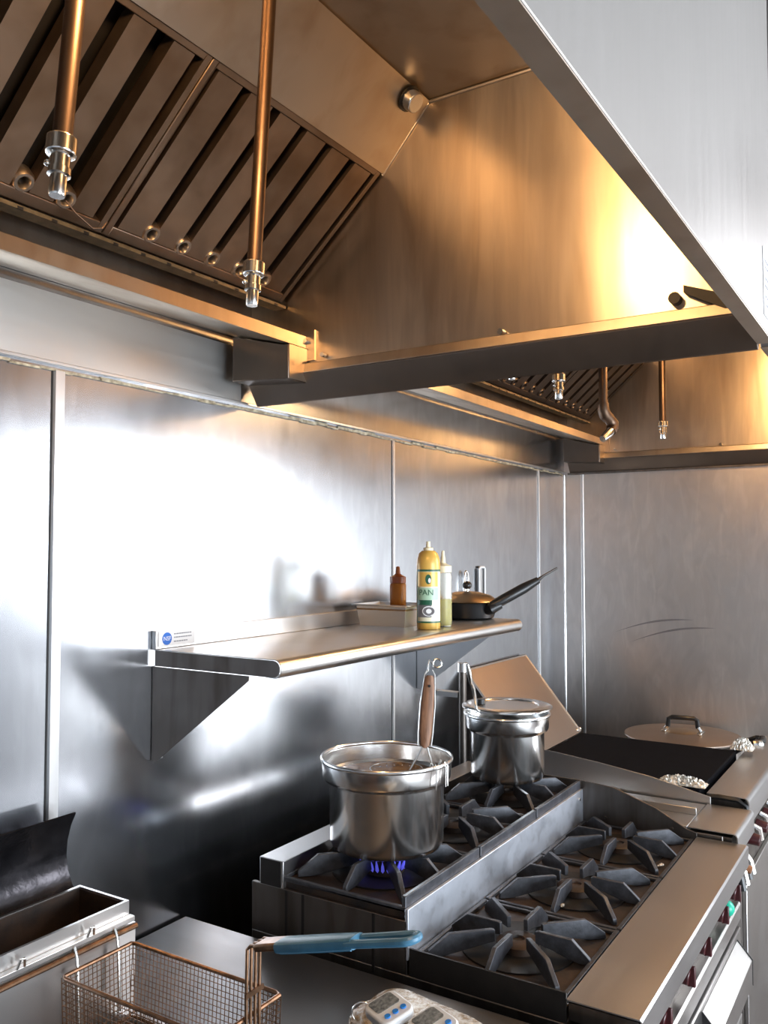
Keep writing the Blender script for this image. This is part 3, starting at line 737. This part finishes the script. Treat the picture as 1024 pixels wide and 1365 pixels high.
for o in (-.12, .10, .16):
    a0 = math.atan2(-.075, -.01)+o
    u = Vector((math.cos(a0), math.sin(a0), 0))
    mb.tube([rc+u*.11+Vector((0, 0, -.452)), rc+u*.128+Vector((0, 0, -.41)), rc+u*.137+Vector((0, 0, -.4145)), rc+u*.1395+Vector((0, 0, -.425)), rc+u*.139+Vector((0, 0, -.462))], .0013, 6)
mb.build('rim_wire', M['wire'], t)
bs_ = MB().lathe([(.055, .0), (.052, -.012), (.03, -.022), (0, -.025)], (A.x-.03, A.y+.05, -.45), 20)
bw = bs_.build('wire_bowl', M['wire'], t); wf = bw.modifiers.new('wire', 'WIREFRAME'); wf.thickness = .002

P2 = (2.125, .952)
t = inset_pot(*P2, .112, .096, -.424, 'smaller stainless pot on the far rear burner with its lid on')
lid = MB().lathe([(.1165, .002), (.119, .004), (.119, .0065), (.113, .009), (.084, .010), (.078, .004), (.074, -.006), (.03, -.008), (0, -.007), (0, -.0085), (.03, -.0095), (.076, -.008), (.080, .002), (.086, .0085), (.112, .0072)], (*P2, -.4165), 56).build('lid', M['pot'], t)
lc = Vector((P2[0]-.022, P2[1]+.066, -.4085))
MB().cyl(lc, lc+Vector((0, 0, .012)), .013, .011, 14).build('notch_plug', M['black'], lid)
t = thing('ladle', 'ladle with a bright wavy steel handle standing up from the smaller pot lid', 'ladle', (2.09, 1.0, -.415))
MB().tube([(2.075, 1.018, -.412), (2.066, 1.017, -.385), (2.062, 1.02, -.36), (2.045, 1.018, -.345), (2.038, 1.02, -.315), (2.033, 1.022, -.297)], [.004, .0045, .0055, .005, .0065, .004], 10).build('ladle_handle', M['wire'], t)

# gas pipe against the wall behind the pots
t = thing('gas_pipe', 'dark vertical gas pipe on the wall behind the smaller pot', 'pipe', (2.39, 1.22, ZF))
MB().cyl((2.385, 1.215, ZF), (2.385, 1.215, -.35), .012, n=14).build('pipe', M['dark_steel'], t)
MB().cyl((2.385, 1.215, -.372), (2.385, 1.215, -.345), .017, n=14).build('pipe_cap', M['steel'], t)
B(2.37, 2.40, 1.225, 1.2985, -.45, -.435).build('pipe_clamp', M['steel'], t)

# ------------------------------------------------------------------ spreader between range and griddle, griddle
t = thing('spacer_cabinet', 'narrow steel spacer cabinet with a rounded ledge between range and griddle', 'cabinet', (2.37, .75, ZF))
SX_0, SX_1 = RX1+.008, 2.478
B(SX_0, SX_1, .44, 1.13, ZF, -.70).build('cabinet_body', M['dark_steel'], t, bevel=.002)
B(SX_0+.001, SX_1-.001, .525, 1.12, -.6995, -.690).build('cabinet_top', M['ledge'], t, bevel=.001)
B(SX_0+.105, SX_0+.112, .525, .70, -.6895, -.672).build('divider_rib', M['steel'], t, bevel=.001)
MB().strip([(.523, -.70), (.523, -.690), (.417, -.690)] + [(.417-.012*math.sin(a), -.702+.012*math.cos(a)) for a in [PI/2*i/5 for i in range(1, 6)]] + [(.405, -.745)], .0025, SX_0, SX_1+.01).build('rounded_ledge', M['ledge'], t)
B(SX_0+.003, SX_1-.003, .42, .52, -.74, -.7015).build('ledge_core', M['dark_steel'], t)
for i in range(4):
    x = SX_0+.05+.045*i
    MB().tube([(x, .44, -.78), (x, .425, -.79), (x+.004, .41, -.81), (x+.004, .405, -.84)], [.008, .010, .008, .010], 10).build('gas_valve', M['chrome'] if i % 2 else M['black'], t)
MB().cyl((SX_0+.12, .43, -.80), (SX_0+.12, .395, -.81), .010, n=12).build('valve_plug', M['red_brown'], t)

GX0, GX1, GZ = 2.490, 3.04, -.657
t = thing('griddle', 'black flat top griddle with steel splashes and a leaning back panel', 'griddle', ((GX0+GX1)/2, .8, ZF))
B(GX0, GX1+.03, .44, 1.09, ZF, -.74).build('griddle_body', M['dark_steel'], t, bevel=.002)
B(GX0+.008, GX1, .545, 1.072, -.739, GZ).build('griddle_plate', M['iron_top'], t, bevel=.004)
MB().prism([(.515, -.739), (1.09, -.739), (1.09, -.600), (.968, -.604), (.83, -.618), (.679, -.638), (.60, -.654), (.515, -.672)], GX0, GX0+.004).build('left_splash', M['ledge'], t, bevel=.0006)
bp = MB().strip([(1.078, -.658), (1.288, -.395)], .004, GX0+.06, GX1).build('back_panel', M['tan'], t)
MB().tube([(GX1, 1.075, -.653), (GX1, 1.288, -.393)], .0045, 8).build('panel_edge', M['steel'], bp)
MB().tube([(GX0+.06, 1.075, -.653), (GX0+.06, 1.288, -.393)], .0045, 8).build('panel_edge', M['steel'], bp)
MB().tube([(GX0+.06, 1.287, -.393), (GX1, 1.287, -.393)], .004, 8).build('panel_edge', M['steel'], bp)
for x in (GX1-.01, GX1+.02): MB().sphere((x, 1.085, -.649), .008, 10, 8).build('hinge_bolt', M['chrome'], t)
MB().strip([(.530, -.685), (.530, -.668), (.435, -.668)] + [(.435-.014*math.sin(a), -.682+.014*math.cos(a)) for a in [PI/2*i/5 for i in range(1, 6)]] + [(.421, -.742)], .0025, GX0+.025, 3.40).build('front_ledge', M['ledge'], t)
B(GX0+.03, 3.39, .437, .528, -.739, -.684).build('ledge_core', M['dark_steel'], t)
for i in range(5):
    x = GX0+.09+.13*i
    kb = MB().cyl((x, .438, -.79), (x, .405, -.795), .018, .015, 14).build('control_knob', M['knob'], t, bevel=.002)
    MB().tube([(x+.05, .435, -.77), (x+.055, .418, -.78), (x+.06, .412, -.81)], [.008, .011, .008], 10).build('gas_valve', M['chrome'], t)
B(GX0+.01, GX1, .428, .4395, -1.45, -.88).build('cabinet_door', M['steel'], t, bevel=.002)
MB().tube([(GX0+.024, .525, -.678), (GX0+.024, .50, -.674), (GX0+.024, .45, -.676), (GX0+.024, .428, -.69), (GX0+.024, .424, -.73)], .007, 8).build('ledge_gasket', M['black'], t)

# foil crumpled along the griddle edges
def foil(x0, x1, y0, y1, z, amp, label, n=26):
    vs = []; fs = []
    for i in range(n+1):
        for j in range(n+1):
            u, v = i/n, j/n
            rag = .25*math.sin(i*1.7)*(.5-abs(v-.5))
            vs.append((x0+(x1-x0)*u+random.uniform(-.002, .002), y0+(y1-y0)*(v+rag*.3)+random.uniform(-.002, .002), z+random.uniform(0, amp)*(math.sin(PI*u)**.5)*(math.sin(PI*v)**.5 if 0 < v < 1 else 0)))
    for i in range(n):
        for j in range(n): fs.append((i*(n+1)+j, (i+1)*(n+1)+j, (i+1)*(n+1)+j+1, i*(n+1)+j+1))
    o = MB().add(vs, fs).build('crumpled_foil', M['foil'], smooth=False)
    s = o.modifiers.new('sheet', 'SOLIDIFY'); s.thickness = .001
    return tag(o, label, 'foil', 'crumpled foil on the griddle')
foil(GX0+.006, GX0+.06, .532, .66, GZ+.003, .026, 'crumpled foil at the front left corner of the griddle')
foil(GX1-.005, GX1+.055, .497, .565, GZ+.003, .040, 'crumpled foil at the griddle corner near the stock pot handle')

# stock pot with lid to the right of the griddle
t = thing('pot_stand', 'low steel stand under the wide lidded stock pot', 'stand', (3.27, .77, ZF))
B(3.09, 3.47, .56, 1.0, -.92, -.90).build('stand_top', M['dark_steel'], t)
for x in (3.10, 3.46):
    for y in (.57, .99): B(x-.012, x+.012, y-.012, y+.012, ZF, -.92).build('leg', M['dark_steel'], t)
t = thing('stock_pot', 'wide aluminium stock pot behind the griddle with a flat lid and black handles', 'pot', (3.265, .77, -.8995))
MB().lathe([(0, 0), (.185, 0), (.195, .01), (.197, .218), (.199, .222), (.195, .222), (.192, .012), (0, .006)], (3.265, .77, -.8995), 56).build('pot_body', M['pot'], t)
MB().tube([(3.22, .583, -.700), (3.215, .545, -.672), (3.22, .515, -.664), (3.27, .50, -.664), (3.32, .505, -.664), (3.335, .53, -.668), (3.335, .60, -.700)], .010, 10).build('side_handle', M['black'], t)
MB().tube([(3.212, .52, -.6655), (3.214, .505, -.664), (3.222, .497, -.664)], .0125, 10).build('handle_ferrule', M['chrome'], t)
lid = MB().lathe([(.199, .0), (.204, .002), (.203, .006), (.17, .012), (.08, .018), (0, .020), (0, .018), (.08, .016), (.17, .010), (.198, .003)], (3.265, .77, -.6765), 56).build('lid', M['tan'], t)
MB().lathe([(.062, .0185), (.060, .0195), (0, .0215), (0, .0202)], (3.265, .77, -.6765), 32).build('lid_boss', M['lid_brass'], lid)
hd = MB().tube([(3.24, .815, -.640), (3.24, .812, -.612), (3.242, .80, -.606), (3.25, .725, -.606), (3.252, .715, -.612), (3.252, .712, -.640)], .0085, 10).build('bar_handle', M['black'], lid)
for y in (.825, .70):
    B(3.215, 3.275, y-.008, y+.008, -.658, -.650).build('handle_foot', M['chrome'], lid, bevel=.002)
    MB().cyl((3.245, y, -.65), (3.245, y+(-.01 if y > .77 else .01), -.636), .007, n=10).build('handle_post', M['chrome'], lid)

# ------------------------------------------------------------------ counter, fryer, basket
CZ = -.742
t = thing('counter_cabinet', 'dark grey steel topped counter between the fryer and the range', 'counter', (1.16, .8, ZF))
B(1.0, 1.298, .40, 1.292, CZ-.03, CZ).build('counter_top', M['counter'], t, bevel=.0015)
B(1.004, 1.294, .43, 1.285, ZF, CZ-.031).build('cabinet_body', M['dark_steel'], t)

t = thing('fryer', 'stainless deep fryer with a boxed flue, black deflector and basket rail', 'fryer', (.6, .8, ZF))
FX0_, FX1_ = .10, .985
B(FX0_, FX1_+.01, .42, 1.28, ZF, -.90).build('fryer_body', M['steel'], t)
mb = MB().box(FX0_, FX0_+.02, .42, 1.095, -.90, CZ).box(FX1_-.010, FX1_+.01, .42, 1.095, -.90, CZ).box(FX0_+.02, FX1_-.01, .42, .50, -.90, CZ)
mb.build('tank_rim', M['steel'], t)
B(FX0_+.02, FX1_-.01, .50, 1.095, -.90, -.86).build('fry_oil', M['soot'], t)
# flue box
mb = MB().box(FX0_, FX1_, 1.107, 1.112, -.90, -.566).box(FX0_, FX1_, 1.222, 1.228, -.90, -.566).box(FX1_-.005, FX1_, 1.112, 1.222, -.90, -.566).box(FX0_, FX0_+.005, 1.112, 1.222, -.90, -.566)
mb.build('flue_box', M['steel'], t)
B(FX0_+.005, FX1_-.005, 1.112, 1.222, -.66, -.655).build('flue_baffle', M['soot'], t)
mb = MB().box(FX0_+.002, FX1_-.004, 1.1125, 1.115, -.655, -.568).box(FX0_+.002, FX1_-.006, 1.219, 1.2215, -.655, -.567).box(FX1_-.008, FX1_-.0055, 1.115, 1.219, -.655, -.568)
mb.build('flue_lining', M['pan_rust'], t)
B(FX0_-.001, FX1_+.002, 1.095, 1.1065, -.596, -.588).build('drip_lip', M['steel'], t, bevel=.001)
B(FX0_, FX1_+.006, 1.0985, 1.1065, -.85, -.60).build('splash_plate', M['steel'], t)
MB().tube([(FX0_, 1.094, -.604), (FX1_+.004, 1.094, -.604)], .0045, 10).build('hanger_rail', M['basket'], t)
for x in (.78, .90): MB().tube([(x-.006, 1.0955, -.588), (x-.003, 1.092, -.575), (x+.003, 1.092, -.575), (x+.006, 1.0955, -.588)], .002, 6).build('rail_loop', M['wire'], t)
pr = [(1.232, -.590), (1.252, -.572), (1.264, -.55), (1.269, -.525), (1.267, -.50), (1.258, -.472), (1.246, -.450)]
MB().strip(pr, -.003, FX0_, FX1_+.004).build('flue_deflector', M['black_gloss'], t, ang=60)

# basket
bx0, bx1, by0, by1, bz1, bz0 = .838, .972, .782, 1.082, -.622, -.735
t = thing('fry_basket', 'browned wire fry basket with a blue vinyl grip hanging from the fryer rail', 'basket', (.905, .93, bz0))
def rect(z, dx=0): return [(bx0-dx, by0-dx, z), (bx1+dx, by0-dx, z), (bx1+dx, by1+dx, z), (bx0-dx, by1+dx, z)]
MB().tube([p for a, b in zip(rect(bz1), rect(bz1)[1:]+rect(bz1)[:1]) for p in (Vector(a).lerp(Vector(b), .03), Vector(a).lerp(Vector(b), .5), Vector(a).lerp(Vector(b), .97))], .0032, 8, True).build('rim_wire', M['basket'], t)
MB().tube([p for a, b in zip(rect(bz0+.004, -.006), rect(bz0+.004, -.006)[1:]+rect(bz0+.004, -.006)[:1]) for p in (Vector(a).lerp(Vector(b), .03), Vector(a).lerp(Vector(b), .97))], .0025, 6, True).build('bottom_wire', M['basket'], t)
def bar(mb, p, q, r=.00065): mb.tube([p, q], r, 4)
sp = .0078
def side(axis, fixed_t, fixed_b, a0, a1):
    mb = MB(); n = int((a1-a0)/sp)
    for i in range(n+1):
        a = a0+(a1-a0)*i/n
        if axis == 'y': bar(mb, (fixed_t, a, bz1), (fixed_b, a, bz0))
        else: bar(mb, (a, fixed_t, bz1), (a, fixed_b, bz0))
    m = int((bz1-bz0)/sp)
    for j in range(1, m):
        z = bz0+(bz1-bz0)*j/m; f = fixed_b+(fixed_t-fixed_b)*j/m
        if axis == 'y': bar(mb, (f, a0, z), (f, a1, z))
        else: bar(mb, (a0, f, z), (a1, f, z))
    return mb
side('y', bx0, bx0+.006, by0, by1).build('mesh_side', M['basket'], t)
side('y', bx1, bx1-.006, by0, by1).build('mesh_side', M['basket'], t)
side('x', by0, by0+.006, bx0, bx1).build('mesh_end', M['basket'], t)
side('x', by1, by1-.006, bx0, bx1).build('mesh_end', M['basket'], t)
mb = MB(); n = int((by1-by0)/sp)
for i in range(n+1): y = by0+.006+(by1-by0-.012)*i/n; bar(mb, (bx0+.006, y, bz0), (bx1-.006, y, bz0))
n = int((bx1-bx0)/sp)
for i in range(n+1): x = bx0+.006+(bx1-bx0-.012)*i/n; bar(mb, (x, by0+.006, bz0), (x, by1-.006, bz0))
mb.build('mesh_bottom', M['basket'], t)
for x in (.868, .944):
    MB().tube([(x, by1-.003, bz0+.02), (x, by1+.002, bz1), (x+.001, by1+.006, bz1+.016), (x+.001, 1.094, -.594), (x+.001, 1.099, -.5985)], .0026, 8).build('hook', M['wire'], t)
# handle: four wires rising from the front rim, bent outwards into the blue grip
h0 = Vector((.906, by0-.005, bz1-.03)); h1 = Vector((.906, by0-.006, -.523)); 
mb = MB()
for o in (-.013, -.0045, .0045, .013):
    v = Vector((o, 0, 0)); mb.tube([h0+v, h0+v+Vector((0, 0, .06)), h1+v+Vector((0, 0, -.006)), h1+v+Vector((0, -.006, 0)), (.903+o*.95, .735, -.516)], .0024, 8)
mb.box(h0.x-.018, h0.x+.018, h0.y-.004, h0.y-.001, -.592, -.585)
mb.build('handle_wires', M['basket'], t)
mb = MB()
mb.obox(Matrix.Translation((.901, .737, -.5155)) @ Matrix.Rotation(-.28, 4, 'X'), .030, .05, .010); mb.build('handle_plate', M['basket'], t, bevel=.003)
ga = Vector((.899, .722, -.5125)); gb = Vector((.873, .505, -.4435)); gd = (gb-ga).normalized(); gx = Vector((1, 0, 0)); gx = (gx-gd*gx.dot(gd)).normalized(); gn = gx.cross(gd)
grip = MB()
L_ = (gb-ga).length
prof = [(0, .0155), (.01, .0165), (.08, .0165), (.135, .0135)]
vs = []
for q, w in prof:
    for a in range(12):
        an = 2*PI*a/12; c, s = math.cos(an), math.sin(an)
        vs.append(ga + gd*q + gx*w*math.copysign(abs(c)**.5, c) + gn*.0075*math.copysign(abs(s)**.6, s))
grip.add(vs, [(i*12+j, i*12+(j+1) % 12, (i+1)*12+(j+1) % 12, (i+1)*12+j) for i in range(3) for j in range(12)] + [tuple(range(11, -1, -1)), tuple(range(36, 48))])
for o in (-.008, 0, .008): grip.tube([ga+gd*.004+gx*o+gn*.0072, ga+gd*.128+gx*o*.8+gn*.0072], .0022, 6)
pts = [ga+gd*.125-gx*.0095]
for i in range(9):
    a = -PI/2 + PI*i/8; pts.append(ga+gd*(L_-.012+.012*math.cos(a))+gx*.0115*math.sin(a))
pts.append(ga+gd*.125+gx*.0095)
grip.tube(pts, .0052, 10)
grip.build('vinyl_grip', M['blue'], t)

# ------------------------------------------------------------------ timers on the counter
def rough_pack(c, sx, sy, sz, rot):
    bm = bmesh.new(); bmesh.ops.create_cube(bm, size=1)
    bmesh.ops.subdivide_edges(bm, edges=bm.edges, cuts=14, use_grid_fill=True)
    Mx = Matrix.Translation(c) @ Matrix.Rotation(rot, 4, 'Z')
    out = MB(); idx = {}
    for v in bm.verts:
        p = v.co.copy(); q = Vector((p.x, p.y, p.z))*2
        l = (abs(q.x)**6+abs(q.y)**6+abs(q.z)**6)**(1/6); q /= max(l, 1e-6)
        q *= .5*max(abs(p.x), abs(p.y), abs(p.z))*2
        f = 1+random.uniform(-.025, .025)
        idx[v] = len(out.v); out.v.append(Mx @ Vector((q.x*sx*f, q.y*sy*f, (q.z+.5)*sz if p.z > -.49 else 0)))
    out.f = [tuple(idx[v] for v in f.verts) for f in bm.faces]; bm.free(); return out
pk = Vector((1.125, .650, CZ+.0015))
t = thing('wrapped_pack', 'film wrapped brown pack on the counter carrying two white timers', 'pack', pk)
rough_pack(pk, .12, .19, .058, -.15).build('pack_body', M['card'], t, smooth=False)
def timer(c, rot, label):
    c = Vector(c); Mx = Matrix.Translation(c) @ Matrix.Rotation(rot, 4, 'Z') @ Matrix.Rotation(-.22, 4, 'Y')
    t = thing('kitchen_timer', label, 'timer', c, 'white kitchen timers')
    # rounded body
    def rr(w, h, r, z0, z1):
        pts = []
        for cx_, cy_, a0 in ((w/2-r, h/2-r, 0), (-w/2+r, h/2-r, PI/2), (-w/2+r, -h/2+r, PI), (w/2-r, -h/2+r, 1.5*PI)):
            for i in range(6): a = a0+PI/2*i/5; pts.append((cx_+r*math.cos(a), cy_+r*math.sin(a)))
        mb = MB().prism(pts, z0, z1, 'z'); mb.v = [Mx @ v for v in mb.v]; return mb
    body = rr(.056, .064, .014, 0, .014).build('timer_body', M['white'], t, bevel=.003, seg=3)
    s = rr(.040, .030, .005, .0138, .0150); s.v = [v + (Mx.to_3x3() @ Vector((0, .012, 0))) for v in s.v]
    s.build('display', M['lcd'], t)
    for i in (-1, 0, 1):
        q = Mx @ Vector((i*.014, -.018, .0142)); q2 = Mx @ Vector((i*.014, -.018, .0162))
        MB().cyl(q, q2, .0046, n=14).build('button', M['bluedot'], t)
    return t
timer((1.100, .681, CZ+.062), -.42, 'white kitchen timer with three blue buttons, the fully visible one on the pack')
timer((1.098, .606, CZ+.062), -.42, 'white kitchen timer cut off by the bottom edge of the photo')
t = thing('key_ring', 'thin wire ring sticking out at the left of the timers', 'ring', (1.10, .733, CZ+.03))
MB().tube([(1.089+.014*math.cos(a)*.6, .724-.014*math.cos(a)*.8, CZ+.060+.014*math.sin(a)) for a in [2*PI*i/24 for i in range(24)]], .0014, 8, True).build('ring_wire', M['wire'], t)

# ------------------------------------------------------------------ light
def area(name, loc, rot, sx, sy, energy, col):
    l = bpy.data.lights.new(name, 'AREA'); l.shape = 'RECTANGLE'; l.size = sx; l.size_y = sy; l.energy = energy; l.color = col
    o = bpy.data.objects.new(name, l); COL.objects.link(o); o.location = Vector(loc)+Vector((0, 0, H)); o.rotation_euler = rot
    return o
# daylight through the side opening; added fill light through the unseen front one
area('daylight_side', (XE+.14, (WY0+WY1)/2, (WZ0+WZ1)/2), (0, PI/2, 0), WZ1-WZ0, WY1-WY0, 100, (.95, .96, 1))
area('fill_front', ((FX0+FX1)/2, YF-.14, (FZ0+FZ1)/2), (PI/2, 0, 0), FX1-FX0, FZ1-FZ0, 260, (.82, .91, 1))
w = bpy.data.worlds.new('sky'); SC.world = w; w.use_nodes = True
w.node_tree.nodes['Background'].inputs['Color'].default_value = (.75, .87, 1, 1)
w.node_tree.nodes['Background'].inputs['Strength'].default_value = 1.5

# ------------------------------------------------------------------ camera
cam = bpy.data.cameras.new('camera'); co = bpy.data.objects.new('camera', cam); COL.objects.link(co)
f = 1150.0; p = math.atan(51/f); yaw = math.atan(724*math.cos(p)/f)
Fv = Vector((math.cos(yaw)*math.cos(p), math.sin(yaw)*math.cos(p), math.sin(p)))
Rv = Vector((math.sin(yaw), -math.cos(yaw), 0)); Uv = Rv.cross(Fv)
mx = Matrix((Rv, Uv, -Fv)).transposed().to_4x4(); mx.translation = (0, 0, H); co.matrix_world = mx
cam.sensor_fit = 'AUTO'; cam.sensor_width = 36; cam.lens = 36*f/1365; cam.clip_start = .02
SC.camera = co
vs_ = SC.view_settings; vs_.view_transform = 'Standard'; vs_.look = 'None'; vs_.exposure = 0; vs_.gamma = 1; vs_.use_curve_mapping = False
SC.cycles.max_bounces = 10; SC.cycles.glossy_bounces = 6; SC.cycles.caustics_reflective = False; SC.cycles.sample_clamp_indirect = 6
